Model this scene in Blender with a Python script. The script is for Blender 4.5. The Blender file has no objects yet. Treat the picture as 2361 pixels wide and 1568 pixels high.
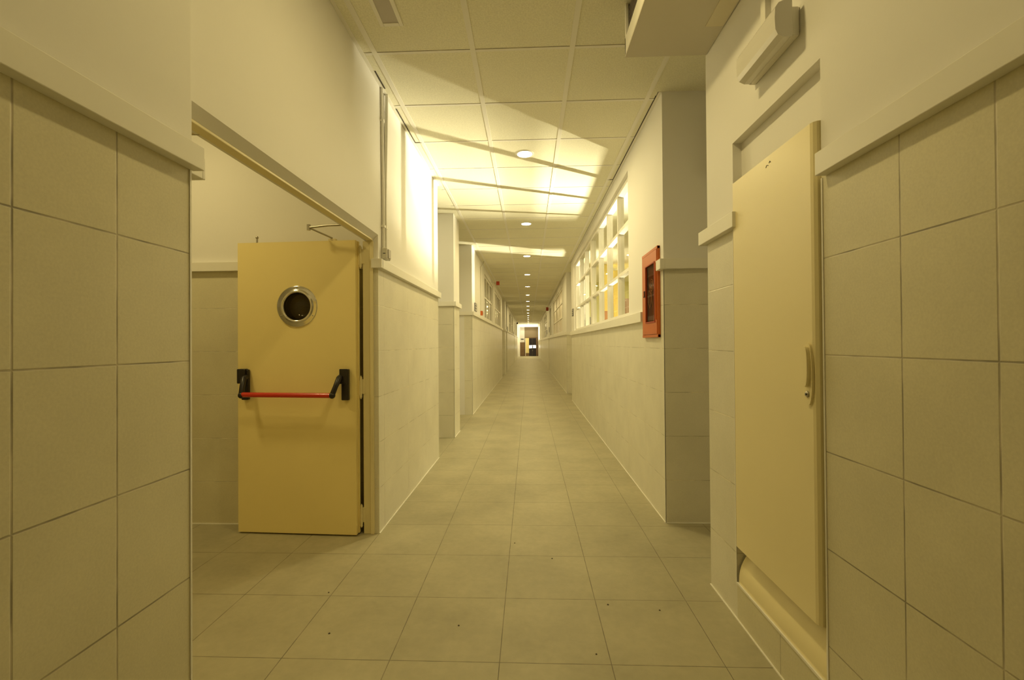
import bpy, bmesh, math, random
from mathutils import Vector, Matrix
random.seed(7)
C = bpy.context.scene
col = C.collection
HF = 1.29            # camera height above the floor

# ------------------------------------------------------------------ camera
def rz(a): return Matrix.Rotation(a, 3, 'Z')
def rx(a): return Matrix.Rotation(a, 3, 'X')
def ry(a): return Matrix.Rotation(a, 3, 'Y')
R = rz(.0378) @ rx(.0077) @ ry(.0073)
cam = bpy.data.cameras.new('camera'); co = bpy.data.objects.new('camera', cam); col.objects.link(co)
right, fwd, up = R.col[0], R.col[1], R.col[2]
M = Matrix((right, up, -fwd)).transposed().to_4x4(); M.translation = (0, 0, HF)
co.matrix_world = M
cam.sensor_width = 36; cam.sensor_fit = 'HORIZONTAL'; cam.lens = 1018.3/2361*36
cam.clip_start = .02; cam.clip_end = 200
C.camera = co

# ------------------------------------------------------------------ world, exposure
w = bpy.data.worlds.new('world'); C.world = w; w.use_nodes = True
w.node_tree.nodes['Background'].inputs[0].default_value = (1, .8, .4, 1)
w.node_tree.nodes['Background'].inputs[1].default_value = .02
C.view_settings.view_transform = 'Standard'; C.view_settings.look = 'None'
C.view_settings.gamma = 1; C.view_settings.use_curve_mapping = False
C.view_settings.exposure = 0.0
try:
    C.cycles.max_bounces = 10; C.cycles.diffuse_bounces = 6
except Exception: pass

WARM = (1.0, .79, .34)
def area(name, loc, direction, size, power, colr=WARM, shape='DISK', size_y=None, spread=math.pi):
    l = bpy.data.lights.new(name, 'AREA'); l.shape = shape; l.size = size
    if size_y: l.size_y = size_y
    l.energy = power; l.color = colr; l.spread = spread
    o = bpy.data.objects.new(name, l); col.objects.link(o); o.location = loc
    o.rotation_euler = Vector(direction).to_track_quat('-Z', 'Y').to_euler()
    return o
def point(name, loc, r, power, colr=WARM):
    l = bpy.data.lights.new(name, 'POINT'); l.shadow_soft_size = r; l.energy = power; l.color = colr
    o = bpy.data.objects.new(name, l); col.objects.link(o); o.location = loc
    return o
P_DOWN = 14.0
def spot(name, loc, target, power, ang, blend, r=.03, colr=WARM):
    l = bpy.data.lights.new(name, 'SPOT'); l.energy = power; l.color = colr; l.spot_size = math.radians(ang); l.spot_blend = blend; l.shadow_soft_size = r
    o = bpy.data.objects.new(name, l); col.objects.link(o); o.location = loc
    o.rotation_euler = (Vector(target)-Vector(loc)).to_track_quat('-Z', 'Y').to_euler(); return o
def strip_lamp(name, loc, target, power, spr):
    l = bpy.data.lights.new(name, 'AREA'); l.shape = 'RECTANGLE'; l.size = .05; l.size_y = .55; l.energy = power; l.color = (1, .90, .62); l.spread = math.radians(spr)
    o = bpy.data.objects.new(name, l); col.objects.link(o); o.location = loc
    o.rotation_euler = (Vector(target)-Vector(loc)).to_track_quat('-Z', 'Y').to_euler(); return o
spot('side_room_spotlight', (4.0, 6.9, 1.5), (-1.03, 4.0, 2.85), 1500, 6.5, 1.0, .02, (1, .90, .58))
strip_lamp('side_room_uplight', (4.0, 6.95, .95), (.40, 5.25, 2.75), 50, 35)
strip_lamp('side_room_uplight', (4.0, 10.5, .95), (.40, 8.8, 2.75), 40, 40)
area('side_room_ceiling_lamp', (2.4, 7.0, 3.07), (0, 0, -1), .6, 100, (1, .88, .55))
area('side_room_ceiling_lamp', (2.4, 10.8, 3.07), (0, 0, -1), .6, 100, (1, .88, .55))

area('vestibule_lamp', (-2.5, 2.15, 3.06), (0, 0, -1), .25, 14)
area('far_end_window_light', (.93, 41.0, 2.2), (-1, .75, .15), 2.6, 26, (1, .86, .55), 'RECTANGLE', 1.2, math.radians(80))
area('far_end_header_fill', (0, 42.0, 3.06), (0, 1, -.05), 1.6, 4, (1, .86, .55), 'RECTANGLE', .04, math.radians(50))  # added fill light without a fixture, brightens the header of the last bay

# ------------------------------------------------------------------ materials
def mat(name, c, rough=.5, metal=0, spec=.5, emit=None, es=0, noise=None, bump=None, coat=0):
    m = bpy.data.materials.new(name); m.use_nodes = True
    nt = m.node_tree; b = nt.nodes['Principled BSDF']
    b.inputs['Base Color'].default_value = (*c, 1); b.inputs['Roughness'].default_value = rough
    b.inputs['Metallic'].default_value = metal; b.inputs['Specular IOR Level'].default_value = spec
    b.inputs['Coat Weight'].default_value = coat
    if emit: b.inputs['Emission Color'].default_value = (*emit, 1); b.inputs['Emission Strength'].default_value = es
    if noise or bump:
        tc = nt.nodes.new('ShaderNodeTexCoord')
    if noise:
        sc, amt = noise
        n = nt.nodes.new('ShaderNodeTexNoise'); n.inputs['Scale'].default_value = sc; n.inputs['Detail'].default_value = 5
        nt.links.new(tc.outputs['Object'], n.inputs['Vector'])
        mr = nt.nodes.new('ShaderNodeMapRange'); mr.inputs[1].default_value = .3; mr.inputs[2].default_value = .7
        mr.inputs[3].default_value = 1-amt; mr.inputs[4].default_value = 1+amt
        nt.links.new(n.outputs['Fac'], mr.inputs[0])
        mx = nt.nodes.new('ShaderNodeMix'); mx.data_type = 'RGBA'; mx.blend_type = 'MULTIPLY'; mx.inputs[0].default_value = 1
        mx.inputs[6].default_value = (*c, 1); nt.links.new(mr.outputs[0], mx.inputs[7]); nt.links.new(mx.outputs[2], b.inputs['Base Color'])
    if bump:
        sc, st = bump
        n = nt.nodes.new('ShaderNodeTexNoise'); n.inputs['Scale'].default_value = sc; n.inputs['Detail'].default_value = 4
        nt.links.new(tc.outputs['Object'], n.inputs['Vector'])
        bp = nt.nodes.new('ShaderNodeBump'); bp.inputs['Strength'].default_value = st; bp.inputs['Distance'].default_value = .002
        nt.links.new(n.outputs['Fac'], bp.inputs['Height']); nt.links.new(bp.outputs[0], b.inputs['Normal'])
    return m

def line_nodes(nt, sep, axis, off, period, width, soft=.5):
    """mask that is 1 on joints: distance of coordinate to the nearest multiple of the period"""
    s = nt.nodes.new('ShaderNodeMath'); s.operation = 'SUBTRACT'; nt.links.new(sep.outputs[axis], s.inputs[0]); s.inputs[1].default_value = off
    p = nt.nodes.new('ShaderNodeMath'); p.operation = 'PINGPONG'; nt.links.new(s.outputs[0], p.inputs[0]); p.inputs[1].default_value = period/2
    r = nt.nodes.new('ShaderNodeMapRange'); r.inputs[1].default_value = width*(.5-soft*.5); r.inputs[2].default_value = width*(.5+soft*.5)
    r.inputs[3].default_value = 1; r.inputs[4].default_value = 0
    nt.links.new(p.outputs[0], r.inputs[0]); return r.outputs[0]
def mx_max(nt, a, b):
    n = nt.nodes.new('ShaderNodeMath'); n.operation = 'MAXIMUM'; nt.links.new(a, n.inputs[0]); nt.links.new(b, n.inputs[1]); return n.outputs[0]

def tiled(name, c, grout, u, v, wid, ulim=None, rough=.45, spec=.4, n1=(3, .06), n2=(160, .05), bumpd=.0012):
    """u, v = (axis index, offset, period) or None"""
    m = bpy.data.materials.new(name); m.use_nodes = True
    nt = m.node_tree; b = nt.nodes['Principled BSDF']; b.inputs['Roughness'].default_value = rough; b.inputs['Specular IOR Level'].default_value = spec
    tc = nt.nodes.new('ShaderNodeTexCoord'); sep = nt.nodes.new('ShaderNodeSeparateXYZ'); nt.links.new(tc.outputs['Object'], sep.inputs[0])
    msk = None
    for a in (u, v):
        if a:
            o = line_nodes(nt, sep, a[0], a[1], a[2], wid)
            if a is u and ulim:
                lt = nt.nodes.new('ShaderNodeMath'); lt.operation = 'LESS_THAN'; nt.links.new(sep.outputs[a[0]], lt.inputs[0]); lt.inputs[1].default_value = ulim
                ml = nt.nodes.new('ShaderNodeMath'); ml.operation = 'MULTIPLY'; nt.links.new(o, ml.inputs[0]); nt.links.new(lt.outputs[0], ml.inputs[1]); o = ml.outputs[0]
            msk = o if msk is None else mx_max(nt, msk, o)
    cur = None; prev = None
    for sc, amt in (n1, n2):
        n = nt.nodes.new('ShaderNodeTexNoise'); n.inputs['Scale'].default_value = sc; n.inputs['Detail'].default_value = 5; n.inputs['Roughness'].default_value = .6
        nt.links.new(tc.outputs['Object'], n.inputs['Vector'])
        mr = nt.nodes.new('ShaderNodeMapRange'); mr.inputs[1].default_value = .3; mr.inputs[2].default_value = .7
        mr.inputs[3].default_value = 1-amt; mr.inputs[4].default_value = 1+amt; nt.links.new(n.outputs['Fac'], mr.inputs[0])
        mx = nt.nodes.new('ShaderNodeMix'); mx.data_type = 'RGBA'; mx.blend_type = 'MULTIPLY'; mx.inputs[0].default_value = 1
        if prev is None: mx.inputs[6].default_value = (*c, 1)
        else: nt.links.new(prev, mx.inputs[6])
        nt.links.new(mr.outputs[0], mx.inputs[7]); prev = mx.outputs[2]
    # grout varies along its length between darker and paler
    gn = nt.nodes.new('ShaderNodeTexNoise'); gn.inputs['Scale'].default_value = 9; nt.links.new(tc.outputs['Object'], gn.inputs['Vector'])
    gm = nt.nodes.new('ShaderNodeMix'); gm.data_type = 'RGBA'
    gr = nt.nodes.new('ShaderNodeMapRange'); gr.inputs[1].default_value = .38; gr.inputs[2].default_value = .62; nt.links.new(gn.outputs['Fac'], gr.inputs[0])
    nt.links.new(gr.outputs[0], gm.inputs[0]); gm.inputs[6].default_value = (*grout, 1); gm.inputs[7].default_value = (*[min(1, x*1.9) for x in grout], 1)
    mx = nt.nodes.new('ShaderNodeMix'); mx.data_type = 'RGBA'; nt.links.new(msk, mx.inputs[0]); nt.links.new(prev, mx.inputs[6]); nt.links.new(gm.outputs[2], mx.inputs[7])
    nt.links.new(mx.outputs[2], b.inputs['Base Color'])
    inv = nt.nodes.new('ShaderNodeMath'); inv.operation = 'SUBTRACT'; inv.inputs[0].default_value = 1; nt.links.new(msk, inv.inputs[1])
    bp = nt.nodes.new('ShaderNodeBump'); bp.inputs['Strength'].default_value = .6; bp.inputs['Distance'].default_value = bumpd
    nt.links.new(inv.outputs[0], bp.inputs['Height']); nt.links.new(bp.outputs[0], b.inputs['Normal'])
    return m

TZ = (2, .305, .3133)
TILEC = (.70, .655, .48); GROUT = (.30, .27, .2)
M_ = {}
M_['paint'] = mat('white_wall_paint', (.83, .815, .79), .6, spec=.3, noise=(1.2, .015), bump=(60, .15))
M_['trim'] = mat('painted_dado_rail', (.84, .82, .76), .45, noise=(5, .01))
M_['tile_near_l'] = tiled('wall_tile_left', TILEC, GROUT, (1, 1.0225, .2160), TZ, .004, ulim=1.15)
M_['tile_near_r'] = tiled('wall_tile_right', TILEC, GROUT, (1, .940, .2350), TZ, .004, ulim=1.3)
M_['tile_sill'] = tiled('wall_tile_under_recess', TILEC, GROUT, (1, 1.75, .36), TZ, .003)
M_['tile'] = tiled('wall_tile_corridor', (.76, .73, .62), (.45, .42, .34), (1, 3.10, .6267), TZ, .0035, rough=.35)
M_['tile_x'] = tiled('wall_tile_cross', TILEC, (.5, .47, .38), (0, -1.3, 2.5), TZ, .0035)
M_['tile_plain'] = tiled('wall_tile_far', (.76, .73, .62), (.45, .42, .34), None, TZ, .004, rough=.3)
M_['edge'] = mat('tile_edging_strip', (.86, .84, .78), .3)
M_['floor'] = tiled('floor_tile', (.42, .385, .26), (.13, .115, .08), (0, -.1277, .45), (1, 2.2418, .45), .0030, rough=.5, spec=.3, n1=(2.2, .13), n2=(24, .05))
M_['ceil'] = tiled('ceiling_tile', (.82, .80, .66), (.28, .25, .19), (0, -50, 200), (1, 3.2848, .6077), .004, rough=.9, spec=.1, n1=(2, .02), n2=(110, .10))
M_['tbar'] = mat('ceiling_grid_bar', (.84, .82, .76), .5)
M_['cream'] = mat('cream_door_paint', (.93, .79, .37), .38, noise=(2.5, .02))
M_['cream_l'] = mat('cream_sheet_metal', (.90, .80, .49), .4, noise=(2, .015))
M_['frame'] = mat('cream_frame_paint', (.80, .72, .46), .4)
M_['black'] = mat('black_plastic', (.018, .014, .012), .35)
M_['redbar'] = mat('red_bar', (.62, .035, .01), .25, coat=.3)
M_['red'] = mat('red_enamel', (.56, .13, .02), .38)
M_['redd'] = mat('dark_red_plastic', (.38, .04, .01), .5)
M_['chrome'] = mat('chrome', (.78, .76, .70), .14, 1)
M_['steel'] = mat('dull_steel', (.5, .47, .4), .35, 1)
M_['greyp'] = mat('grey_plastic', (.68, .66, .58), .4)
M_['opal'] = mat('opal_diffuser', (.74, .72, .68), .25, coat=.3)
M_['lampoff'] = mat('unlit_diffuser', (.50, .46, .42), .5)
M_['disc'] = mat('lit_downlight_lens', (1, 1, 1), .5, emit=(1, .9, .62), es=22)
M_['dark'] = mat('dark_interior', (.05, .04, .03), .7)
M_['duct'] = mat('duct_box_paint', (.66, .62, .54), .5)
M_['flap'] = mat('duct_flap_paint', (.76, .70, .55), .5)
M_['tan'] = mat('tan_end_wall_paint', (.27, .21, .13), .6)
M_['ductd'] = mat('duct_side_grille', (.30, .26, .24), .6)
M_['brown'] = mat('brown_board', (.20, .12, .055), .55, noise=(6, .1))
M_['yellow'] = mat('yellow_wall_paint', (.86, .72, .20), .55)
M_['olive'] = mat('pale_olive_wall_paint', (.70, .68, .34), .6)
M_['cab'] = mat('brown_cabinet', (.40, .25, .15), .5, noise=(8, .08))
M_['orange'] = mat('orange_board', (.62, .30, .12), .5)
M_['teal'] = mat('dark_grey_cabinet', (.16, .17, .15), .5)
M_['signd'] = mat('dark_sign_plate', (.045, .045, .06), .35)
M_['signw'] = mat('white_lettering', (.75, .73, .68), .5)
M_['frost'] = mat('frosted_pane', (.24, .22, .16), .12, spec=.6)
M_['pale'] = mat('pale_reflection_on_pane', (.70, .62, .50), .3)  # whitish reflections in the panes put into an opaque pale colour
M_['hose'] = mat('hose_canvas', (.52, .36, .26), .8)
M_['hosed'] = mat('hose_recess', (.16, .045, .02), .6)
M_['dirt'] = mat('dirt_speck', (.06, .045, .03), .9)
M_['glow'] = mat('lit_far_window', (.9, .88, .8), .5, emit=(1, .88, .58), es=3.5)
M_['reflglow'] = mat('painted_glass_reflection', (1, 1, 1), .5, emit=(1, 1, .9), es=1.6)  # glowing colour standing in for white reflections in the end-door glass
M_['darkglass'] = mat('dark_glass', (.035, .03, .04), .08)

def glassmat(name, tint, f0=.06, gl=.02):
    m = bpy.data.materials.new(name); m.use_nodes = True; nt = m.node_tree; nt.nodes.clear()
    out = nt.nodes.new('ShaderNodeOutputMaterial'); t = nt.nodes.new('ShaderNodeBsdfTransparent'); t.inputs[0].default_value = (*tint, 1)
    g = nt.nodes.new('ShaderNodeBsdfGlossy'); g.inputs['Roughness'].default_value = gl
    lw = nt.nodes.new('ShaderNodeLayerWeight'); lw.inputs[0].default_value = .5
    pw = nt.nodes.new('ShaderNodeMath'); pw.operation = 'POWER'; nt.links.new(lw.outputs['Facing'], pw.inputs[0]); pw.inputs[1].default_value = 5
    fr = nt.nodes.new('ShaderNodeMath'); fr.operation = 'MULTIPLY_ADD'; nt.links.new(pw.outputs[0], fr.inputs[0]); fr.inputs[1].default_value = .30; fr.inputs[2].default_value = .03
    mx = nt.nodes.new('ShaderNodeMixShader'); nt.links.new(fr.outputs[0], mx.inputs[0]); nt.links.new(t.outputs[0], mx.inputs[1]); nt.links.new(g.outputs[0], mx.inputs[2])
    nt.links.new(mx.outputs[0], out.inputs[0]); return m
M_['glass'] = glassmat('clear_glass', (.96, .96, .92))
M_['hglass'] = glassmat('smoky_glass', (.8, .66, .55))
M_['pglass'] = glassmat('porthole_glass', (.60, .58, .54))

# ------------------------------------------------------------------ mesh builder
class MB:
    def __init__(s): s.v = []; s.f = []; s.m = []; s.mats = []; s.sm = []
    def mi(s, k):
        if k not in s.mats: s.mats.append(k)
        return s.mats.index(k)
    def add(s, vs, fs, k, smooth=False):
        o = len(s.v); s.v += [tuple(v) for v in vs]
        for f in fs: s.f.append([o+i for i in f]); s.m.append(s.mi(k)); s.sm.append(smooth)
        return s
    def box(s, x0, x1, y0, y1, z0, z1, k):
        x0, x1 = sorted((x0, x1)); y0, y1 = sorted((y0, y1)); z0, z1 = sorted((z0, z1))
        v = [(x, y, z) for z in (z0, z1) for y in (y0, y1) for x in (x0, x1)]
        return s.add(v, [(0, 2, 3, 1), (4, 5, 7, 6), (0, 1, 5, 4), (2, 6, 7, 3), (0, 4, 6, 2), (1, 3, 7, 5)], k)
    def prism(s, poly, axis, a0, a1, k, smooth=False):
        """poly: 2-D points in the other two axes (cyclic order after axis), extruded from a0 to a1"""
        n = len(poly)
        def P(p, a):
            if axis == 0: return (a, p[0], p[1])
            if axis == 1: return (p[0], a, p[1])
            return (p[0], p[1], a)
        v = [P(p, a0) for p in poly]+[P(p, a1) for p in poly]
        f = [(i, (i+1) % n, n+(i+1) % n, n+i) for i in range(n)]
        s.add(v, f, k, smooth); s.add(v[:n], [tuple(range(n))[::-1]], k); s.add(v[n:], [tuple(range(n))], k)
        return s
    def tube(s, pts, r, k, n=12, cap=True, sy=1.0):
        pts = [Vector(p) for p in pts]; rs = r if isinstance(r, (list, tuple)) else [r]*len(pts)
        rings = []
        for i, p in enumerate(pts):
            d = (pts[min(i+1, len(pts)-1)]-pts[max(i-1, 0)]).normalized()
            a = d.orthogonal().normalized() if i == 0 else (a_-d*a_.dot(d)).normalized()
            a_ = a; b = d.cross(a)
            rings.append([p+(a*math.cos(t)+b*math.sin(t))*rs[i] for t in [2*math.pi*j/n for j in range(n)]])
        v = [q for r_ in rings for q in r_]
        f = [(i*n+j, i*n+(j+1) % n, (i+1)*n+(j+1) % n, (i+1)*n+j) for i in range(len(pts)-1) for j in range(n)]
        s.add(v, f, k, True)
        if cap: s.add(rings[0], [tuple(range(n))[::-1]], k); s.add(rings[-1], [tuple(range(n))], k)
        return s
    def lathe(s, prof, center, axis, k, n=48, close=False):
        """prof: (radius, distance along axis)"""
        c = Vector(center); d = Vector(axis).normalized(); a = d.orthogonal().normalized(); b = d.cross(a)
        v = [c+d*h+(a*math.cos(2*math.pi*j/n)+b*math.sin(2*math.pi*j/n))*r for r, h in prof for j in range(n)]
        m = len(prof)
        f = [(i*n+j, i*n+(j+1) % n, ((i+1) % m)*n+(j+1) % n, ((i+1) % m)*n+j) for i in range(m if close else m-1) for j in range(n)]
        return s.add(v, f, k, True)
    def sphere(s, c, r, k, nu=16, nv=10):
        prof = [(max(1e-4, math.sin(math.pi*i/nv))*r, -math.cos(math.pi*i/nv)*r) for i in range(nv+1)]
        return s.lathe(prof, c, (0, 0, 1), k, nu)
    def build(s, name, parent=None, bevel=0, seg=2, origin=None):
        me = bpy.data.meshes.new(name)
        off = Vector((0, 0, 0))
        if parent is not None:
            q = parent
            while q is not None: off += q.location; q = q.parent
        elif origin is not None: off = Vector(origin)
        me.from_pydata([tuple(Vector(v)-off) for v in s.v], [], s.f)
        for k in s.mats: me.materials.append(M_[k])
        me.polygons.foreach_set('material_index', s.m); me.polygons.foreach_set('use_smooth', s.sm)
        bm = bmesh.new(); bm.from_mesh(me)
        bmesh.ops.recalc_face_normals(bm, faces=bm.faces); bm.to_mesh(me); bm.free(); me.update()
        o = bpy.data.objects.new(name, me); col.objects.link(o)
        if parent is not None: o.parent = parent
        elif origin is not None: o.location = origin
        if bevel:
            b = o.modifiers.new('bevel', 'BEVEL'); b.width = bevel; b.segments = seg; b.limit_method = 'ANGLE'; b.angle_limit = math.radians(50)
            b.harden_normals = False
        return o
def tag(o, label=None, cat=None, group=None, kind=None):
    if label: o['label'] = label
    if cat: o['category'] = cat
    if group: o['group'] = group
    if kind: o['kind'] = kind
    return o
def thing(name, loc, label, cat, group=None, kind=None):
    o = bpy.data.objects.new(name, None); o.empty_display_size = .1; col.objects.link(o); o.location = loc
    return tag(o, label, cat, group, kind)
def struct(mb, name, label=None, cat=None, **k):
    o = mb.build(name, **k); return tag(o, label, cat, None, 'structure')

HC = 3.092                       # ceiling height
XL, XR, XNL, XNR = -1.027, .969, -.987, .961
DZ0, DZ1 = 1.810, 1.873          # dado rail
Y_END = 44.7

# ------------------------------------------------------------------ floor and ceiling
f = MB().box(-6, 8, -3, 46, -.12, 0, 'floor'); struct(f, 'floor', 'grey beige stone-look floor tiles running down the corridor', 'floor')
c = MB().box(-6, 8, -3, 46, HC, HC+.12, 'ceil'); struct(c, 'ceiling', 'suspended ceiling of speckled square tiles', 'ceiling')
# long main runners and cross bars, the wall angles, and the missing cut tiles' dark gaps
g = MB()
for i in (-2, -1, 0, 1):
    x = .2787+i*.6077
    g.box(x-.016, x+.016, -2.4, Y_END, HC-.004, HC, 'tbar')
j = -9
while 3.2848+j*.6077 < 44.5:
    y = 3.2848+j*.6077; j += 1
    g.box(XL+.03, XR-.03, y+.002, y+.022, HC-.003, HC, 'tbar')
struct(g, 'trim_1', 'white metal bars holding the ceiling tiles', 'ceiling grid')
g = MB()
for (x, s, ya, yb) in ((XL, 1, 1.255, 4.985), (XL, 1, 8.0, 17.1), (XR, -1, 3.2, 10.03), (XR, -1, 11.3, 21.0), (XL, 1, 20.5, 30), (XR, -1, 21.6, 34)):
    g.box(x+s*.001, x+s*.022, ya, yb, HC-.004, HC, 'tbar')
    if x > 0: g.box(x+s*.022, x+s*.026, ya, yb, HC-.0015, HC+.001, 'dark')
g.box(XL+.026, XL+.032, 2.86, 3.06, HC-.0045, HC, 'dark'); g.box(XL+.026, XL+.031, 3.33, 3.90, HC-.0045, HC, 'dark'); g.box(XL+.026, XL+.085, 3.895, 3.903, HC-.0045, HC, 'dark')
g.box(XR-.03, XR-.026, 3.25, 4.50, HC-.0045, HC, 'dark'); g.box(XR-.03, XR-.024, 4.5, 4.9, HC-.0045, HC, 'dark'); g.box(XR-.085, XR-.026, 4.895, 4.903, HC-.0045, HC, 'dark')
struct(g, 'trim_2', 'white angle strips where the ceiling meets the walls', 'ceiling edging')

# ------------------------------------------------------------------ walls
def seg(mb, x0, x1, y0, y1, tile, z=DZ0+.02, z1=HC):
    """wall block: tiled below the rail, painted above"""
    mb.box(x0, x1, y0, y1, 0, z, tile); mb.box(x0, x1, y0, y1, z, z1, 'paint')
def opening_wall(mb, x0, x1, y0, y1, tile, zt, opens, zo0, zo1):
    mb.box(x0, x1, y0, y1, 0, zt, tile)
    if zo0 > zt: mb.box(x0, x1, y0, y1, zt, zo0, 'paint')
    mb.box(x0, x1, y0, y1, zo1, HC, 'paint')
    ys = [y0]+[v for o in opens for v in o]+[y1]
    for a, b in zip(ys[::2], ys[1::2]):
        if b-a > 1e-4: mb.box(x0, x1, a, b, max(zt, zo0), zo1, 'paint')

# near left pier
wl = MB(); seg(wl, -1.127, XNL, -2.5, 1.255, 'tile_near_l')
struct(wl, 'wall_near_left', 'left wall nearest the camera, tiled below a white rail', 'wall')
# doorway wall
wl = MB(); seg(wl, -1.127, XL, 1.255, 1.31, 'tile_plain')
wl.box(-1.127, XL, 1.31, 2.985, 2.085, HC, 'paint')
wl.prism([(XL, 2.085), (XL, 2.042), (-1.058, 2.008), (-1.127, 2.008), (-1.127, 2.085)], 1, 1.31, 2.985, 'paint')
seg(wl, -1.127, XL, 2.985, 4.985, 'tile')
seg(wl, -2.6, -1.127, 3.24, 4.985, 'tile_plain')
struct(wl, 'wall_left_doorway', 'left wall around the open doorway', 'wall')
wl = MB()
seg(wl, -5.2, -1.127, 3.12, 3.24, 'tile_x'); seg(wl, -5.2, -1.127, 1.0, 1.12, 'tile_x'); seg(wl, -5.2, -5.08, 1.12, 3.12, 'tile_plain')
struct(wl, 'wall_vestibule', 'wall of the side passage seen behind the open door', 'wall')
# left corridor
wl = MB()
wl.box(-2.7, -2.6, 4.985, 8.0, 0, HC, 'paint')
seg(wl, -2.6, XL, 6.05, 6.52, 'tile_plain')
LWIN = [(10.35, 12.85), (13.45, 16.45)]
opening_wall(wl, -1.17, XL, 8.0, 17.1, 'tile_plain', DZ0+.02, LWIN, 1.885, 2.94)
wl.box(-3.2, -3.1, 8.0, 17.1, 0, HC, 'paint'); wl.box(-3.1, -1.17, 8.0, 8.1, 0, HC, 'paint'); wl.box(-3.1, -1.17, 17.0, 17.1, 0, HC, 'paint')
wl.box(-2.7, -2.6, 17.1, 20.5, 0, HC, 'paint')
seg(wl, -2.6, -.975, 18.2, 18.9, 'tile_plain')
L3 = [(22.6, 25.4), (26.0, 28.6)]
opening_wall(wl, -1.17, -1.0, 20.5, 30, 'tile_plain', DZ0+.02, L3, 1.885, 2.94)
seg(wl, -1.4, -1.06, 30, 30.9, 'tile_plain')
L4 = [(31.8, 34.4), (35.2, 38.0)]
opening_wall(wl, -1.17, -1.0, 30.9, 39, 'tile_plain', DZ0+.02, L4, 1.885, 2.94)
seg(wl, -1.4, -1.03, 39, Y_END, 'tile_plain')
struct(wl, 'wall_left', 'long left corridor wall with internal windows above the tiling', 'wall')

# near right wall with its recess
NY0, NY1, NZ0, NZ1 = 1.478, 2.100, .173, 2.218
T = 'tile_near_r'
wr = MB(); seg(wr, XNR, 1.4, -2.5, NY0, T); struct(wr, 'wall_near_right', 'right wall nearest the camera, tiled below a white rail', 'wall')
wr = MB(); seg(wr, XNR, 1.4, NY1, 2.40, 'tile_plain'); struct(wr, 'wall_right_corner', 'narrow strip of right wall beyond the cream panel, ending in a corner', 'wall')
wr = MB().box(XNR, 1.4, NY0, NY1, 0, NZ0, 'tile_sill'); struct(wr, 'wall_recess_sill', 'low tiled strip of wall under the recess', 'wall')
wr = MB().box(XNR, 1.4, NY0, NY1, NZ1, HC, 'paint'); struct(wr, 'wall_recess_head', 'painted wall above the recess', 'wall')
wr = MB().box(1.002, 1.4, NY0, NY1, 2.02, NZ1, 'paint'); struct(wr, 'wall_recess_upper', 'shallow painted back of the recess above the cream panel', 'wall')
wr = MB().box(1.36, 1.4, NY0, NY1, NZ0, 2.02, 'paint'); struct(wr, 'wall_recess_back', 'back of the recess behind the cream panel', 'wall')
# right corridor
ZS = 1.49
wr = MB()
wr.box(2.4, 2.5, 2.3, 3.3, 0, HC, 'paint'); wr.box(1.4, 2.4, 2.2, 2.40, 0, HC, 'paint')
wr.box(1.11, 2.4, 3.2, 3.32, 0, DZ0+.02, 'tile_plain'); wr.box(1.11, 2.4, 3.2, 3.32, DZ0+.02, HC, 'paint')
RW = (4.30, 9.42)
wr.box(XR, 1.11, 3.2, 3.655, 0, DZ0+.02, 'tile'); wr.box(XR, 1.11, 3.2, 3.655, DZ0+.02, HC, 'paint')
opening_wall(wr, XR, 1.11, 3.655, 10.03, 'tile', ZS, [RW], 1.545, 2.955)
wr.box(1.9, 2.0, 9.95, 11.4, 0, HC, 'paint') if False else None
seg(wr, 1.11, 1.3, 10.03, 11.3, 'tile_plain', z=1.5)
RW2 = [(12.75, 17.7), (18.6, 20.6)]
opening_wall(wr, XR, 1.11, 11.3, 21.0, 'tile_plain', ZS, RW2, 1.60, 2.92)
seg(wr, 1.11, 1.4, 21.0, 21.6, 'tile_plain', z=1.5)
RW3 = [(23.6, 27.6), (28.4, 30.2), (31.0, 32.4)]
opening_wall(wr, XR, 1.11, 21.6, 34, 'tile_plain', ZS, RW3, 1.60, 2.92)
seg(wr, 1.05, 1.4, 34, 34.6, 'tile_plain', z=1.5)
RW4 = [(35.2, 37.0), (39.4, 44.0)]
opening_wall(wr, XR, 1.11, 34.6, Y_END, 'tile_plain', ZS, RW4, 1.60, 2.92)
struct(wr, 'wall_right', 'long right corridor wall with lit windows above low tiling', 'wall')
# lit room behind the right windows
wr = MB()
wr.box(1.11, 7.5, 13.2, 13.32, 0, HC, 'olive'); wr.box(7.4, 7.5, 3.2, 13.2, 0, HC, 'paint'); wr.box(2.4, 7.5, 3.1, 3.2, 0, HC, 'paint')
wr.box(1.11, 1.2, 11.4, 13.2, 0, HC, 'paint')
struct(wr, 'wall_side_room', 'walls of the lit room seen through the right windows', 'wall')
# back and end
wb = MB(); wb.box(-1.127, 1.4, -2.6, -2.5, 0, HC, 'paint'); struct(wb, 'wall_back', 'plain wall behind the camera', 'wall')
we = MB()
we.box(-1.4, -.42, Y_END, Y_END+.12, 1.40, HC, 'paint'); we.box(-.42, 1.3, Y_END, Y_END+.12, 1.40, HC, 'tan'); we.box(-1.4, -.42, Y_END, Y_END+.12, 0, 1.40, 'brown')
we.box(.93, 1.3, Y_END, Y_END+.12, 0, 1.4, 'brown'); we.box(-.42, .93, Y_END+.02, Y_END+.12, 0, 1.4, 'brown')
struct(we, 'wall_end', 'far end wall with a brown dado', 'wall')
# lowered frame around the last bay
g = MB(); g.box(-1.03, .969, 39.0, 39.1, 3.03, HC, 'trim'); g.box(-1.03, .969, 43.0, 43.15, 2.88, HC, 'trim'); g.box(-1.03, -.85, 43.0, 43.15, 0, 2.88, 'trim'); g.box(.93, .969, 43.0, 43.15, 0, 2.88, 'trim')
struct(g, 'trim_3', 'white frame around the bright last bay of the corridor', 'trim')

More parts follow.
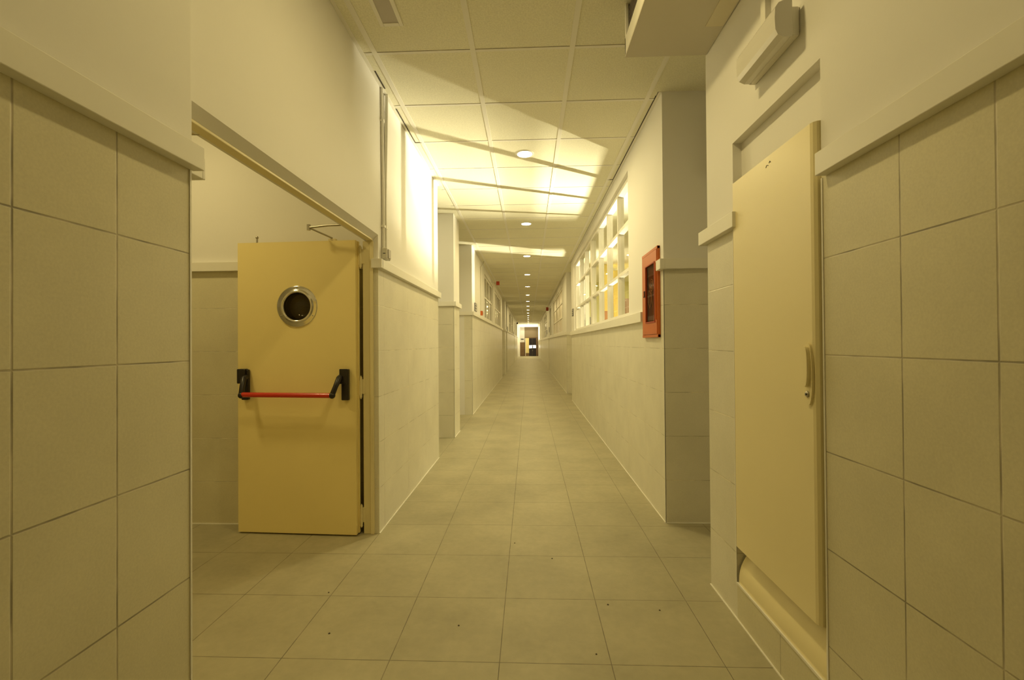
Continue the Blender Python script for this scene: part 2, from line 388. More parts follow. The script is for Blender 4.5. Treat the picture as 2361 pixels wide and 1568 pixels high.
# ------------------------------------------------------------------ dado rails, skirting beads, corner strips
g = MB(); P = .035
g.box(XNL, XNL+P, -2.5, 1.265, DZ0-.005, DZ1, 'trim')
g.box(XL, XL+P, 1.265, 1.31, DZ0-.01, DZ1-.008, 'trim'); g.box(-1.07, XL+P, 1.31, 1.322, DZ0-.01, DZ1-.008, 'trim')
struct(g, 'trim_4', 'white dado rail on the near left wall', 'dado rail', bevel=.002)
g = MB()
g.box(XL, XL+P, 2.975, 4.915, DZ0, DZ1, 'trim'); g.box(-1.065, XL+P, 2.953, 2.985, DZ0, DZ1, 'trim'); g.box(XL-.0, XL+P, 4.9, 4.995, DZ0, DZ1, 'trim')
struct(g, 'trim_5', 'white dado rail right of the open doorway', 'dado rail', bevel=.002)
g = MB(); g.box(-5.1, -1.127, 3.085, 3.12, 1.825, 1.89, 'trim'); g.box(-5.08, -1.127, 1.12, 1.155, 1.825, 1.89, 'trim'); struct(g, 'trim_6', 'white dado rail in the side passage', 'dado rail', bevel=.002)
g = MB()
for (x, y0, y1) in ((XL, 6.05, 6.52), (XL, 8.0, 17.1), (-.975, 18.2, 18.9), (-1.0, 20.5, 30), (-1.0, 30.9, 39), (-1.03, 39, Y_END)):
    g.box(x, x+P, y0-P, y1+.012, DZ0, DZ1, 'trim'); g.box(x-.9 if y0 < 19 else x-.1, x, y0-P, y0, DZ0, DZ1, 'trim')
struct(g, 'trim_7', 'white dado rail along the left corridor', 'dado rail', bevel=.002)
g = MB()
g.box(XNR-P, XNR, -2.5, 1.457, 1.822, 1.895, 'trim')
g.box(XNR-P, XNR, 2.035, 2.435, 1.812, 1.882, 'trim'); g.box(XNR, 1.4, 2.40, 2.435, 1.812, 1.882, 'trim')
struct(g, 'trim_8', 'white dado rail on the near right wall', 'dado rail', bevel=.002)
g = MB()
g.box(XR-P, XR, 3.165, 3.268, 1.812, 1.885, 'trim'); g.box(XR, 2.4, 3.165, 3.2, 1.812, 1.885, 'trim')
struct(g, 'trim_9', 'white dado rail ending at the red cabinet', 'dado rail', bevel=.002)
g = MB()
g.box(XR-P, XR, 3.725, 10.045, 1.462, 1.545, 'trim')
for (x, y0, y1) in ((XR, 11.3, 21.0), (XR, 21.6, 34), (XR, 34.6, Y_END)):
    g.box(x-P, x, y0-P, y1+.012, 1.500, 1.572, 'trim'); g.box(x, x+.14, y0-P, y0, 1.5, 1.572, 'trim')
g.box(1.11-P, 1.11, 10.06, 11.26, 1.5, 1.572, 'trim')
struct(g, 'trim_10', 'white sill rail under the right windows', 'dado rail', bevel=.002)
g = MB()
for x, s, y0, y1 in ((XL, 1, 2.985, 4.985), (XL, 1, 6.05, 6.52), (XL, 1, 8.0, 17.1), (XNL, 1, -2.5, 1.255)):
    g.box(x, x+s*.006, y0, y1, 0, .005, 'edge')
g.box(-5, -1.13, 3.112, 3.12, 0, .006, 'edge')
struct(g, 'baseboard_left', 'thin pale sealant line at the foot of the left wall', 'skirting')
g = MB()
for x, s, y0, y1 in ((XR, -1, 3.2, 10.03), (XR, -1, 11.3, 21.0), (XNR, -1, -2.5, 2.40)):
    g.box(x, x+s*.006, y0, y1, 0, .005, 'edge')
g.box(XR, 2.4, 3.193, 3.2, 0, .006, 'edge')
struct(g, 'baseboard_right', 'thin pale sealant line at the foot of the right wall', 'skirting')
g = MB()
for x, y in ((XNL, 1.252), (XL, 4.982), (XL, 6.053), (XL, 8.003), (XR, 3.203), (XR, 11.303)):
    top = DZ0 if x < 0 or y < 4 else 1.5
    g.box(x-.003, x+.003, y-.003, y+.003, .0, top, 'edge')
g.box(XNR-.003, XNR+.001, 1.471, 1.478, NZ0, 1.822, 'edge'); g.box(XNR-.003, XNR+.001, NY1, NY1+.006, NZ0, 1.812, 'edge'); g.box(XNR-.004, XNR+.004, NY0, NY1+.006, NZ0-.008, NZ0+.001, 'edge')
struct(g, 'trim_11', 'thin pale strips edging the tiled corners', 'corner strip')

# ------------------------------------------------------------------ windows
def window(name, x0, x1, y0, y1, z0, z1, ys, zs, pane, label, fw=.035, fr=.045, side=1, glassx=None):
    """frame members at ys / zs (inner bars), one pane mesh per window"""
    r = thing(name, ((x0+x1)/2, (y0+y1)/2, z0), label, 'window', kind='structure')
    m = MB()
    m.box(x0, x1, y0, y1, z0, z0+fr, 'trim'); m.box(x0, x1, y0, y1, z1-fr, z1, 'trim')
    m.box(x0, x1, y0, y0+fr, z0+fr, z1-fr, 'trim'); m.box(x0, x1, y1-fr, y1, z0+fr, z1-fr, 'trim')
    m.build('window_frame', r)
    gx = glassx if glassx is not None else (x0+x1)/2
    for y, wd in ys:
        MB().box(x0, x1, y-wd/2, y+wd/2, z0+fr, z1-fr, 'trim').build('mullion', r)
    for z in zs:
        b = MB(); edges = [y0+fr]+[v for y, wd in ys for v in (y-wd/2, y+wd/2)]+[y1-fr]
        for a, c_ in zip(edges[::2], edges[1::2]): b.box(x0+.004, x1-.004, a, c_, z-fw/2, z+fw/2, 'trim')
        b.build('transom', r)
    MB().box(gx-.003, gx+.003, y0+fr*.5, y1-fr*.5, z0+fr*.5, z1-fr*.5, pane).build('pane', r)
    return r
window('window_1', 1.005, 1.075, RW[0], RW[1], 1.545, 2.955,
       [(4.985, .035), (5.645, .035), (6.305, .035), (7.09, .15), (7.83, .035), (8.58, .035)], [2.03, 2.51], 'glass',
       'large lit white-framed window grid on the right wall', glassx=1.04)
window('window_2', -1.11, -1.06, *LWIN[0], 1.885, 2.94, [(11.15, .05), (12.0, .05)], [2.42], 'frost', 'dim window grid on the left wall behind the red call point')
window('window_3', -1.11, -1.06, *LWIN[1], 1.885, 2.94, [(14.2, .05), (14.95, .05), (15.7, .05)], [2.42], 'frost', 'dim window grid on the left wall, next beyond the first')
window('window_4', .995, 1.05, *RW2[0], 1.60, 2.92, [(14.4, .06), (16.0, .06)], [2.05, 2.5], 'pale', 'pale window with painted-in reflections on the right wall beyond the lit window')
window('window_5', .995, 1.05, *RW2[1], 1.60, 2.92, [(19.6, .06)], [], 'frost', 'dark slot window on the right wall past the pale window')
n = 6
for (a, b, side) in [(L3[0][0], L3[0][1], 0), (L3[1][0], L3[1][1], 0), (L4[0][0], L4[0][1], 0), (L4[1][0], L4[1][1], 0)]:
    window('window_%d' % n, -1.10, -1.05, a, b, 1.885, 2.94, [((a+b)/2, .06)], [2.42], 'frost', ['third', 'fourth', 'fifth', 'sixth'][n-6]+' window along the left wall, dim and far down the corridor'); n += 1
for k, (a, b) in enumerate(RW3+RW4):
    window('window_%d' % n, .995, 1.05, a, b, 1.60, 2.92, [((a+b)/2, .06)], [2.05, 2.5], 'glow' if k == 4 else 'frost',
           ['third', 'fourth', 'fifth', 'sixth'][k]+' window on the right wall, dim and far down the corridor' if k < 4 else 'brightly lit window in the last bay on the right'); n += 1

# ------------------------------------------------------------------ the open fire door (left)
PIV = Vector((-1.150, 2.955, 0)); ANG = math.atan2(.037, .838)     # leaf runs to -x and slightly away
door = thing('door_1', (-1.15, 2.955, 0), 'open cream metal fire door with a porthole and a red push bar', 'door', kind='structure')
fr = MB()
for y0, y1 in ((2.985, 3.03),):                                     # hinge jamb, stepped profile
    fr.box(-1.082, -1.058, 2.972, 2.99, 0, 1.998, 'frame'); fr.box(-1.132, -1.082, 2.980, 3.03, 0, 1.998, 'frame')
    fr.box(-1.136, -1.127, 2.993, 3.06, 0, 1.998, 'frame')
fr.box(-1.082, -1.058, 1.322, 2.972, 1.998, 2.008, 'frame'); fr.box(-1.104, -1.082, 1.322, 2.985, 2.000, 2.008, 'frame')
fr.box(-1.082, -1.058, 1.305, 1.322, 0, 2.008, 'frame'); fr.box(-1.12, -1.082, 1.28, 1.312, 0, 2.008, 'frame')
fr.build('door_frame', door, .002)
def leafT(px):   # leaf coordinates (u = along from hinge, v = out of the face towards camera, z) to world
    u, v, z = px; ca, sa = math.cos(ANG), math.sin(ANG)
    return (-1.163-u*ca-v*sa*0, 2.930+u*sa-v, z)
class LB(MB):    # box builder in leaf coordinates
    def tr(s, start): 
        for i in range(start, len(s.v)): s.v[i] = leafT(s.v[i])
def lb(fn):
    m = LB(); fn(m); m.tr(0); return m
W = .840
lf = lb(lambda m: (m.prism([(0, 0), (W, 0), (W, -.055), (.0, -.055)], 2, .012, 1.995, 'cream'),
                   m.box(-.008, .0, -.055, -.035, .012, 1.995, 'cream')))
leaf = lf.build('door_leaf', door, .003)
# cutout for the porthole: built as ring over a disc of glass backed by a real hole
cut = MB(); cut.lathe([(.088, -.1), (.088, .1)], leafT((.408, .0, 1.552)), (0, 1, 0), 'dark', 48)
ca = MB(); ca.lathe([(1e-4, -.12), (.090, -.12), (.090, .12), (1e-4, .12)], leafT((.408, 0, 1.552)), (0, 1, 0), 'steel', 48)
co_ = ca.build('porthole_cutter', door); co_.hide_render = True; co_.hide_viewport = True
bm_ = leaf.modifiers.new('hole', 'BOOLEAN'); bm_.object = co_; bm_.operation = 'DIFFERENCE'; bm_.solver = 'EXACT'
dg = bpy.context.evaluated_depsgraph_get()
co_.hide_viewport = False; bpy.context.view_layer.update(); dg = bpy.context.evaluated_depsgraph_get()
me2 = bpy.data.meshes.new_from_object(leaf.evaluated_get(dg)); leaf.modifiers.clear(); leaf.data = me2
bpy.data.objects.remove(co_)
# porthole ring: flange, raised bead, inner tube
cx_ = leafT((.408, 0, 1.552))
ring = MB()
ring.lathe([(.141, .0), (.141, -.006), (.136, -.009), (.118, -.010), (.112, -.013), (.108, -.018), (.100, -.019), (.095, -.016), (.091, -.009), (.089, .0), (.0885, .055), (.135, .0552), (.135, .060), (.0882, .061), (.0868, .0)], cx_, (0, 1, 0), 'chrome', 64)
rg = ring.build('porthole_ring', door); rg['label'] = 'round chrome porthole ring'
for a in (90, 210, 330):
    MB().lathe([(.0045, -.0085), (.0045, -.0115), (1e-4, -.0125)], (cx_[0]+.127*math.cos(math.radians(a)), cx_[1], cx_[2]+.127*math.sin(math.radians(a))), (0, 1, 0), 'steel', 10).build('screw', rg)
MB().lathe([(1e-4, .02), (.088, .02), (.088, .026), (1e-4, .026)], cx_, (0, 1, 0), 'pglass', 48).build('porthole_glass', rg)
# push bar
bar = lb(lambda m: m.tube([(.118, .098, .958), (.752, .098, .962)], .0165, 'redbar', 20)).build('push_bar', door); bar['label'] = 'red tubular push bar'
def rounded(m, u0, u1, z0, z1, d, k, taper=.0):
    m.prism([(u0, z0), (u1, z0), (u1, z1), (u0, z1)], 1, 0.0005, d, k)
def mount(u, side):
    m = LB()
    m.box(u-.024, u+.024, .0005, .030, .918, 1.125, 'black')
    if side > 0: m.box(u-.012, u+.046, .0005, .046, 1.030, 1.130, 'black')
    else: m.box(u-.022, u+.034, .030, .040, 1.028, 1.128, 'black')
    m.tr(0); return m
a1 = mount(.066, -1).build('bar_mount', door, .007, 3); a2 = mount(.772, 1).build('bar_mount', door, .007, 3)
for prt, u0, u1 in ((a1, .094, .122), (a2, .760, .748)):
    ub = u1
    m = LB(); m.tube([(u0, .030, 1.075), (u0, .052, 1.068), ((u0+ub)/2, .080, 1.01), (ub, .098, .960), (ub, .100, .948)], [.018, .019, .0165, .0175, .016], 'black', 14); m.sphere((ub, .098, .958), .021, 'black'); m.tr(0)
    m.build('bar_arm', prt)
# hinges
for z in (.125, .998, 1.888):
    m = MB(); m.tube([(-1.1455, 2.972, z-.070), (-1.1455, 2.972, z+.070)], .0085, 'frame', 14); m.tube([(-1.1455, 2.972, z-.078), (-1.1455, 2.972, z-.070)], .005, 'frame', 10); m.tube([(-1.1455, 2.972, z+.070), (-1.1455, 2.972, z+.078)], .005, 'frame', 10)
    m.box(-1.166, -1.1455, 2.967, 2.972, z-.055, z+.045, 'frame'); m.box(-1.1455, -1.117, 2.976, 2.981, z-.045, z+.055, 'frame')
    m.build('hinge', door)
# scissor closer arm above the leaf
m = MB(); E1 = (-1.442, 2.85, 2.062); 
m.box(-1.36, -1.31, 2.955, 2.985, 1.995, 2.012, 'frame'); m.tube([(-1.335, 2.965, 2.018), E1], .006, 'steel', 8)
m.tube([E1, (-1.30, 2.825, 2.068), (-1.10, 2.79, 2.062)], .0075, 'steel', 8); m.tube([(E1[0], E1[1], 2.045), (E1[0], E1[1], 2.082)], .012, 'steel', 12)
m.box(-1.14, -1.09, 2.76, 2.82, 2.045, 2.085, 'steel')
m.build('closer_arm', door)
m = MB(); m.tube([(-1.862, 2.965, 1.994), (-1.862, 2.965, 2.022)], .006, 'steel', 10); m.sphere((-1.862, 2.965, 2.030), .010, 'steel'); m.build('top_latch', door)

# matching second leaf, folded back behind the near pier
d2 = thing('door_2', (-1.15, 1.30, 0), 'second cream door leaf folded back at the near jamb, only its closer arm showing', 'door', kind='structure')
MB().box(-2.0, -1.165, 1.235, 1.290, .012, 1.995, 'cream').build('door_leaf', d2, .003)
m = MB(); m.tube([(-1.36, 1.30, 2.0), (-1.50, 1.42, 2.012)], .006, 'steel', 8); m.tube([(-1.50, 1.43, 2.012), (-1.105, 1.458, 2.012)], .0055, 'steel', 8); m.build('closer_arm', d2)
for z in (.125, .998, 1.888):
    MB().tube([(-1.145, 1.285, z-.07), (-1.145, 1.285, z+.07)], .0085, 'frame', 12).build('hinge', d2)

# ------------------------------------------------------------------ switch box and its two pipes on the left wall
sw = thing('light_switch', (-1.027, 3.09, 1.93), 'small grey surface-mounted switch box below thin pipes beside the doorway', 'light switch')
MB().box(-1.027, -.986, 3.05, 3.135, 1.888, 1.968, 'greyp').build('switch_box', sw, .006, 3)
MB().box(-.986, -.979, 3.066, 3.119, 1.896, 1.960, 'lampoff').build('rocker', sw, .003)
MB().box(-1.014, -.998, 3.048, 3.052, 1.925, 1.93, 'signd').build('screw', sw)
p1 = MB().tube([(-1.0165, 3.066, 1.968), (-1.0165, 3.066, 2.3), (-1.0175, 3.056, 2.7), (-1.0175, 3.050, 3.09)], .0095, 'trim', 12).build('conduit')
tag(p1, 'left of the two thin white wall pipes rising from the switch box to the ceiling', 'pipe', None)
p2 = MB().tube([(-1.015, 3.105, 1.968), (-1.0155, 3.103, 2.3), (-1.0150, 3.128, 2.7), (-1.010, 3.135, 3.09)], .0115, 'greyp', 12).build('conduit')
tag(p2, 'greyer, thicker pipe on the right rising from the switch box to the ceiling', 'pipe', None)
for y0, z, o in ((3.054, 2.86, p1), (3.066, 2.12, p1), (3.108, 2.12, p2)):
    MB().box(-1.027, -1.003, y0-.014, y0+.014, z-.008, z+.008, 'trim').build('pipe_clip', o)

# ------------------------------------------------------------------ cream hatch panel in the right recess
pn = thing('hatch_panel', (.95, 1.77, .35), 'tall cream metal panel with a grip handle, set in the right wall recess', 'hatch')
pts = [(1.000, 1.480), (.966, 1.480), (.952, 1.484), (.944, 1.492), (.941, 1.503), (.941, 2.060), (.945, 2.066), (.965, 2.066), (.965, 1.52), (1.0, 1.50)]
MB().prism(pts, 2, .357, 2.015, 'cream_l').build('panel', pn, .0015)
MB().box(.965, 1.34, 1.52, 2.0, .62, 1.9, 'cream_l').build('casing', pn)
h = MB(); hy = 1.506
def ell(zc, hz, hy_, x0, x1, k, m, yc, n=28, pw=.8):
    loop = []
    for i in range(n):
        t = 2*math.pi*i/n; c_, s_ = math.cos(t), math.sin(t)
        loop.append((yc+hy_*math.copysign(abs(c_)**pw, c_), zc+hz*math.copysign(abs(s_)**pw, s_)))
    m.prism(loop, 0, x0, x1, k, True)
ell(1.180, .104, .0215, .9415, .934, 'cream_l', h, 1.518); hd = h.build('handle', pn, .004, 3); hd['label'] = 'long oval cream handle with a lock at its foot'
h = MB(); ell(1.205, .068, .0155, .936, .922, 'cream_l', h, 1.519); h.build('grip', hd, .004, 3)
h = MB(); h.lathe([(.0105, 0), (.0105, .003), (.0085, .005), (1e-4, .0052)], (.9345, 1.520, 1.112), (-1, 0, 0), 'steel', 20); h.build('lock', hd)
h = MB(); h.lathe([(.004, 0), (.004, .0008), (1e-4, .0009)], (.9292, 1.520, 1.112), (-1, 0, 0), 'dark', 12); h.build('keyhole', hd)
h = MB()
for (y, z, dy, dz) in ((1.775, 1.975, .006, .008), (1.765, 1.982, .008, -.004), (1.752, 1.985, .007, .006), (1.745, 1.988, .005, -.004)):
    h.tube([(.9405, y, z), (.9403, y-dy, z+dz)], .0012, 'dirt', 6)
sc = h.build('scribble', pn); sc['label'] = 'tiny dark scribble near the top edge'
cv = MB(); arc = []
for i in range(15):
    t = math.radians(188-i*7.2); arc.append((1.150+.187*math.cos(t), .190+.187*math.sin(t)))
arc2 = [(1.150+.181*math.cos(math.radians(188-i*7.2)), .190+.181*math.sin(math.radians(188-i*7.2))) for i in range(15)][::-1]
cv.prism([(.9635, .174)]+arc+arc2+[(.969, .174)], 1, 1.484, 2.088, 'cream_l', False)
ch = cv.build('chute_flap', pn); ch['label'] = 'curved cream flap at the foot of the recess'
for p in ch.data.polygons: p.use_smooth = abs(p.normal.y) < .5

# ------------------------------------------------------------------ wall lamp, trunking, ceiling box
wlp = thing('emergency_light', (.961, 1.75, 2.42), 'unlit oblong opal bulkhead lamp high on the right wall', 'wall lamp')
MB().box(.930, .961, 1.580, 1.885, 2.366, 2.470, 'trim').build('base_plate', wlp, .006, 3)
dpr = [(.926, 2.352), (.896, 2.352), (.876, 2.362), (.868, 2.380), (.866, 2.42), (.868, 2.455), (.880, 2.474), (.900, 2.482), (.926, 2.482)]
MB().prism(dpr, 1, 1.566, 1.850, 'opal').build('diffuser', wlp, .012, 4)
t = MB().box(.938, .961, 1.762, 1.796, 2.482, HC, 'trim').build('cable_trunking'); tag(t, 'white cable trunking rising from the bulkhead lamp to the ceiling', 'cable trunking')

bx = thing('ceiling_duct_box', (.74, 1.5, 2.823), 'large cream box hanging under the ceiling against the right wall', 'duct box')
BX0, BX1, BY0, BY1, BZ = .530, .961, 1.15, 2.385, 2.823
MB().box(BX0, BX1-.002, BY0, BY1, BZ, BZ+.012, 'duct').build('bottom_panel', bx)
m = MB(); m.box(BX0, BX0+.012, BY0, BY1, BZ+.012, BZ+.10, 'trim'); m.box(BX0, BX1-.002, BY1-.012, BY1, BZ+.012, HC, 'trim'); m.box(BX0, BX1-.002, BY0, BY0+.012, BZ+.012, HC, 'trim'); m.box(BX0, BX0+.012, BY1-.03, BY1-.012, BZ+.1, HC, 'trim')
m.build('side_rim', bx)
m = MB(); m.box(BX0+.03, BX0+.04, BY0+.012, BY1-.012, BZ+.1, HC, 'ductd')
for i in range(6): m.box(BX0+.015, BX0+.03, BY0+.012, BY1-.03, BZ+.108+i*.026, BZ+.112+i*.026, 'ductd')
m.build('side_grille', bx)
MB().box(.868, .952, 1.93, 2.165, BZ-.004, BZ, 'flap').build('access_flap', bx, .001)

# recessed unlit ceiling light near left
cl = thing('ceiling_light', (-.757, 2.1, HC), 'narrow unlit recessed light with a white frame at the top left of the ceiling', 'ceiling light')
m = MB(); X0, X1, Y0, Y1 = -.823, -.692, 1.25, 2.455
m.box(X0, X0+.022, Y0, Y1, HC-.007, HC, 'tbar'); m.box(X1-.022, X1, Y0, Y1, HC-.007, HC, 'tbar'); m.box(X0+.022, X1-.022, Y0, Y0+.022, HC-.007, HC, 'tbar'); m.box(X0+.022, X1-.022, Y1-.025, Y1, HC-.007, HC, 'tbar')
m.build('frame', cl, .002)
MB().box(X0+.022, X1-.022, Y0+.022, Y1-.025, HC-.003, HC-.0005, 'lampoff').build('diffuser', cl)

# ------------------------------------------------------------------ downlights
ORD = ['first', 'second', 'third', 'fourth', 'fifth', 'sixth', 'seventh', 'eighth', 'ninth', 'tenth', 'eleventh', 'twelfth', 'thirteenth', 'fourteenth', 'fifteenth', 'sixteenth', 'seventeenth']
def light_of(loc, nm, p): area(nm, (loc[0], loc[1], loc[2]-.012), (0, 0, -1), .14, p)
def make_downlight(loc, label):
    r = thing('downlight', loc, label, 'ceiling light', 'round lit downlights along the corridor ceiling')
    x, y, z = loc
    MB().lathe([(.088, 0), (.087, -.004), (.075, -.008), (.070, -.005), (.070, 0)], loc, (0, 0, 1), 'tbar', 32).build('ring', r)
    MB().lathe([(.0700, -.004), (.035, -.006), (1e-4, -.0065)], loc, (0, 0, 1), 'disc', 32).build('lens', r)
    return r
proto = None
for k in range(0, 17):
    loc = (-.024, 4.188+2.457*k, HC)
    lab = '%s round downlight in the corridor row, counted from the camera' % ORD[k] if k else 'nearest and largest round downlight in the corridor row'
    if proto is None: proto = make_downlight(loc, lab)
    else:
        r = proto.copy(); col.objects.link(r); r.location = loc; r['label'] = lab
        for chd in list(proto.children):
            q = chd.copy(); col.objects.link(q); q.parent = r
    light_of(loc, 'downlight_lamp', P_DOWN if k < 15 else 3.0)
for k in (-1,):
    light_of((-.024, 4.188+2.457*k, HC), 'downlight_lamp', 11.0)

# ------------------------------------------------------------------ red hose cabinet
hc = thing('fire_hose_cabinet', (.969, 3.49, 1.33), 'tall red fire hose cabinet with a glass front on the right wall', 'fire hose cabinet')
cy0, cy1, cz0, cz1 = 3.280, 3.712, 1.328, 2.003; gy0, gy1, gz0, gz1 = 3.345, 3.585, 1.450, 1.888
m = MB(); X = .945
m.box(X+.004, .9688, cy0, cy0+.012, cz0, cz1, 'red'); m.box(X+.004, .9688, cy1-.012, cy1, cz0, cz1, 'red'); m.box(X+.002, .9688, cy0, cy1, cz0, cz0+.022, 'red'); m.box(X+.002, .9688, cy0, cy1, cz1-.022, cz1, 'red')
m.build('cabinet_rim', hc, .002)
m = MB()
for (a, b, c_, d_) in ((cy0+.014, gy0, cz0+.024, cz1-.024), (gy1, cy1-.014, cz0+.024, cz1-.024), (gy0, gy1, cz0+.024, gz0), (gy0, gy1, gz1, cz1-.024)):
    m.box(X, X+.010, a, b, c_, d_, 'red')
dr = m.build('cabinet_door', hc)
m = MB(); e = .010
m.box(X-.005, X, gy0-e, gy1+e, gz0-e, gz0, 'redd'); m.box(X-.005, X, gy0-e, gy1+e, gz1, gz1+e, 'redd'); m.box(X-.005, X, gy0-e, gy0, gz0, gz1, 'redd'); m.box(X-.005, X, gy1, gy1+e, gz0, gz1, 'redd')
m.build('glazing_bead', dr, .001)
MB().box(X+.003, X+.006, gy0, gy1, gz0, gz1, 'hglass').build('glass', dr)
MB().box(.9630, .9686, gy0-.02, gy1+.02, gz0-.02, gz1+.02, 'hosed').build('back_panel', hc)
m = MB()
def loop(cy, cz, ry_, rz_, n=24, x=.9585, a0=0, a1=360): return [(x, cy+ry_*math.cos(math.radians(a0+(a1-a0)*i/n)), cz+rz_*math.sin(math.radians(a0+(a1-a0)*i/n))) for i in range(n+1)]
m.tube([(.9585, 3.42, 1.455), (.9585, 3.43, 1.55), (.9585, 3.47, 1.66), (.9585, 3.54, 1.70)], .0042, 'hose', 8)
m.tube([(.9585, 3.39, 1.455), (.9585, 3.395, 1.56), (.9585, 3.37, 1.66)], .0040, 'hose', 8)
m.tube([(.9585, 3.56, 1.70), (.9585, 3.555, 1.60), (.9585, 3.52, 1.56), (.9585, 3.48, 1.60), (.9585, 3.46, 1.70)], .0045, 'hose', 8)
m.tube(loop(3.47, 1.735, .045, .045), .0042, 'hose', 8); m.tube(loop(3.47, 1.735, .028, .028), .0042, 'hose', 8)
m.build('hose', hc)
m = MB(); m.box(X-.006, X, 3.612, 3.650, 1.655, 1.705, 'dark'); m.box(X-.010, X-.006, 3.620, 3.632, 1.662, 1.698, 'red'); m.build('latch', dr, .001)
m = MB(); m.tube([(X-.002, cy0+.03, 1.46), (X-.002, cy0+.03, 1.88)], .006, 'red', 10); m.build('hinge_rod', dr)

# ------------------------------------------------------------------ signs, alarm devices
def sign(side, x, y, z, label, wd=.20, hh=.15, rows=3, group=None):
    s = side
    r = thing('room_sign', (x, y, z), label, 'sign', group)
    MB().box(x, x+s*.012, y-wd/2, y+wd/2, z-hh/2, z+hh/2, 'signd').build('plate', r)
    if rows:
        m = MB(); xx = x+s*.0122
        rh = hh/rows
        for i in range(rows):
            zc = z+hh/2-rh*(i+.5)
            m.box(xx, xx+s*.001, y-wd*.36, y-wd*.12, zc-rh*.30, zc+rh*.30, 'signw')
            m.box(xx, xx+s*.001, y-wd*.02, y+wd*.38, zc+rh*.06, zc+rh*.26, 'signw'); m.box(xx, xx+s*.001, y-wd*.02, y+wd*.28, zc-rh*.28, zc-rh*.08, 'signw')
        m.build('lettering', r)
    return r
sign(1, XL, 8.52, 1.995, 'dark wall sign with white marks on the left, before the red call point', .30, .155)
sign(-1, XR, 9.68, 1.955, 'dark wall sign with white marks on the right, beyond the lit window', .26, .15)
sign(1, -1.0, 20.85, 1.97, 'small dark sign on the left wall, just past the second recess', .3, .22, 0)
sign(1, -1.0, 29.4, 1.97, 'small dark sign on the left wall far down, past the third and fourth windows', .3, .2, 0)
sign(-1, XR, 20.80, 1.92, 'small dark sign on the right wall past the pale window', .3, .24, 0)
sign(-1, XR, 23.2, 1.86, 'small dark sign on the right wall just beyond the second recess', .3, .22, 0)
sg = MB().box(-.80, -.50, Y_END-.02, Y_END, 1.66, 1.76, 'signd').build('exit_sign', None, 0, origin=(-.65, Y_END, 1.7)); tag(sg, 'tiny dark sign plate on the far end wall', 'sign')

cp = thing('fire_call_point', (XL, 9.45, 1.94), 'small square red fire call point on the left wall under a thin cable', 'call point')
MB().box(XL, XL+.045, 9.40, 9.50, 1.895, 1.99, 'red').build('housing', cp, .003)
MB().box(XL+.045, XL+.049, 9.42, 9.48, 1.915, 1.97, 'redd').build('press_plate', cp)
cb = MB().tube([(XL+.010, 9.42, 1.99), (XL+.010, 9.42, 2.5), (XL+.012, 9.40, 2.93), (XL+.05, 9.60, 3.03), (XL+.06, 9.62, HC)], .009, 'greyp', 8).build('cable'); tag(cb, 'thin dark cable running up from the red call point to the ceiling', 'cable')
m = MB().box(XL+.015, XL+.10, 9.56, 9.68, HC-.004, HC, 'dark').build('cable', None); bpy.data.objects.remove(m)
sd = thing('alarm_sounder', (-.83, 12.0, 2.94), 'square dark red alarm sounder on a short stub beneath the ceiling, left side', 'alarm sounder')
MB().box(-.873, -.785, 12.0, 12.06, 2.885, 2.985, 'redd').build('body', sd, .004)
MB().tube([(-.873, 12.03, 2.935), (-.98, 12.03, 2.96), (XL, 12.03, 2.98)], .010, 'greyp', 8).build('stub_arm', sd)
s2 = MB().box(.82, .93, 20.6, 20.7, 2.80, 2.96, 'redd').box(.93, XR, 20.62, 20.66, 2.86, 2.9, 'greyp').build('alarm_sounder', None, 0, origin=(.87, 20.65, 2.88)); tag(s2, 'dark alarm sounder high on the right wall, far down the corridor', 'alarm sounder')
s3 = MB().box(-.97, -.86, 36, 36.1, 2.86, 3.0, 'dark').box(-1.0, -.97, 36.02, 36.06, 2.9, 2.94, 'greyp').build('alarm_sounder', None, 0, origin=(-.91, 36, 2.93)); tag(s3, 'tiny dark alarm sounder high on the left wall near the bright last bay', 'alarm sounder')

# ------------------------------------------------------------------ end doors
d3 = thing('door_3', (.25, Y_END, 0), 'distant dark glass doors with a cream side panel at the corridor end', 'door', kind='structure')
MB().box(-.30, .03, Y_END-.04, Y_END, .30, 1.82, 'cream').box(-.30, .03, Y_END-.04, Y_END, 0, .30, 'brown').build('side_panel', d3)
MB().box(.03, .74, Y_END-.03, Y_END, 0, 1.80, 'darkglass').build('glass_leaf', d3)
m = MB(); m.prism([(.04, .78), (.36, .80), (.42, 1.10), (.04, 1.08)], 1, Y_END-.034, Y_END-.031, 'reflglow'); m.prism([(.42, .80), (.73, .80), (.73, 1.09), (.46, 1.10)], 1, Y_END-.034, Y_END-.031, 'reflglow')  # reflections drawn as two glowing shapes just in front of the glass
lw = m.build('painted_reflection', d3); lw['label'] = 'bright reflections painted as glowing patches on the glass'
MB().box(.34, .39, Y_END-.05, Y_END-.03, 0, 1.8, 'dark').box(.37, .40, Y_END-.09, Y_END-.05, .50, .60, 'chrome').build('meeting_stile', d3)
MB().box(.74, .92, Y_END-.06, Y_END, 0, 1.82, 'brown').box(-.36, .92, Y_END-.06, Y_END, 1.82, 1.90, 'brown').box(-.36, -.30, Y_END-.06, Y_END, 0, 1.82, 'trim').build('door_frame', d3)

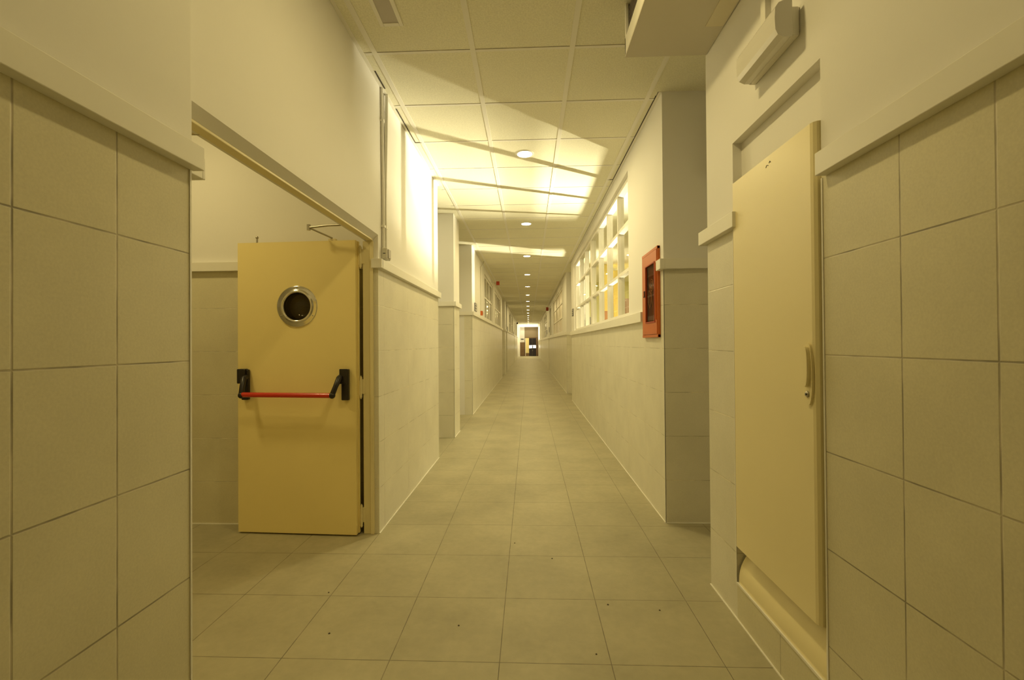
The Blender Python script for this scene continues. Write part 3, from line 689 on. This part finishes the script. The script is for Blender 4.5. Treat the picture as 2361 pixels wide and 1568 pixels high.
# ------------------------------------------------------------------ furniture seen in the lit side room
for x0, x1, y, lab in ((1.70, 1.86, 10.2, 'left of the two yellow columns seen through the lit window'), (1.96, 2.12, 10.2, 'right of the two yellow columns seen through the lit window')):
    o = MB().box(x0, x1, y, y+.3, 0, 2.95 if x0 > 1.9 else HC, 'yellow').build('yellow_column', None, .004, origin=((x0+x1)/2, y+.15, 0)); tag(o, lab, 'column', 'yellow columns in the lit room')
o = MB().box(1.18, 1.30, 10.4, 10.7, 0, HC, 'yellow').build('yellow_column', None, .004, origin=(1.24, 10.55, 0)); tag(o, 'narrow yellow column at the far end of the lit window', 'column', 'yellow columns in the lit room')
cbn = thing('wall_cabinet', (2.2, 9.0, 0), 'brown cabinet seen through the lower right pane of the lit window', 'cabinet')
MB().box(1.95, 2.6, 9.0, 9.4, 0, 2.18, 'cab').build('carcass', cbn)
for i in range(2):
    for k_ in range(7):
        MB().box(1.965+i*.32, 2.265+i*.32, 8.985, 9.0, .02+k_*.307, .307+k_*.307, 'cab').build('door', cbn, .004)
o = MB().box(1.64, 1.82, 9.6, 9.75, 0, 1.98, 'orange').build('orange_locker', None, .01, origin=(1.73, 9.7, 0)); tag(o, 'orange locker top seen through the lit window', 'locker')
o = MB().box(1.28, 1.42, 9.8, 9.95, 0, 1.86, 'teal').build('grey_locker', None, .01, origin=(1.35, 9.9, 0)); tag(o, 'dark grey locker seen low through the lit window', 'locker')

# ------------------------------------------------------------------ dirt specks on the floor
sp = [(-.33, 2.02), (-1.05, 2.27) , (.38, 2.20), (-.10, 2.86), (.13, 2.66), (.62, 2.16), (.27, 1.85), (-.9, 1.95)]
for i, (x, y) in enumerate(sp):
    r_ = .004+.002*random.random()
    m = MB(); m.lathe([(1e-4, .003), (r_*.7, .0025), (r_, .0002)], (x, y, 0), (0, 0, 1), 'dirt', 8)
    o = m.build('dirt_speck', None, 0, origin=(x, y, 0)); tag(o, 'tiny dark crumb of dirt lying on the near floor tiles', 'debris', 'dirt specks on the floor')
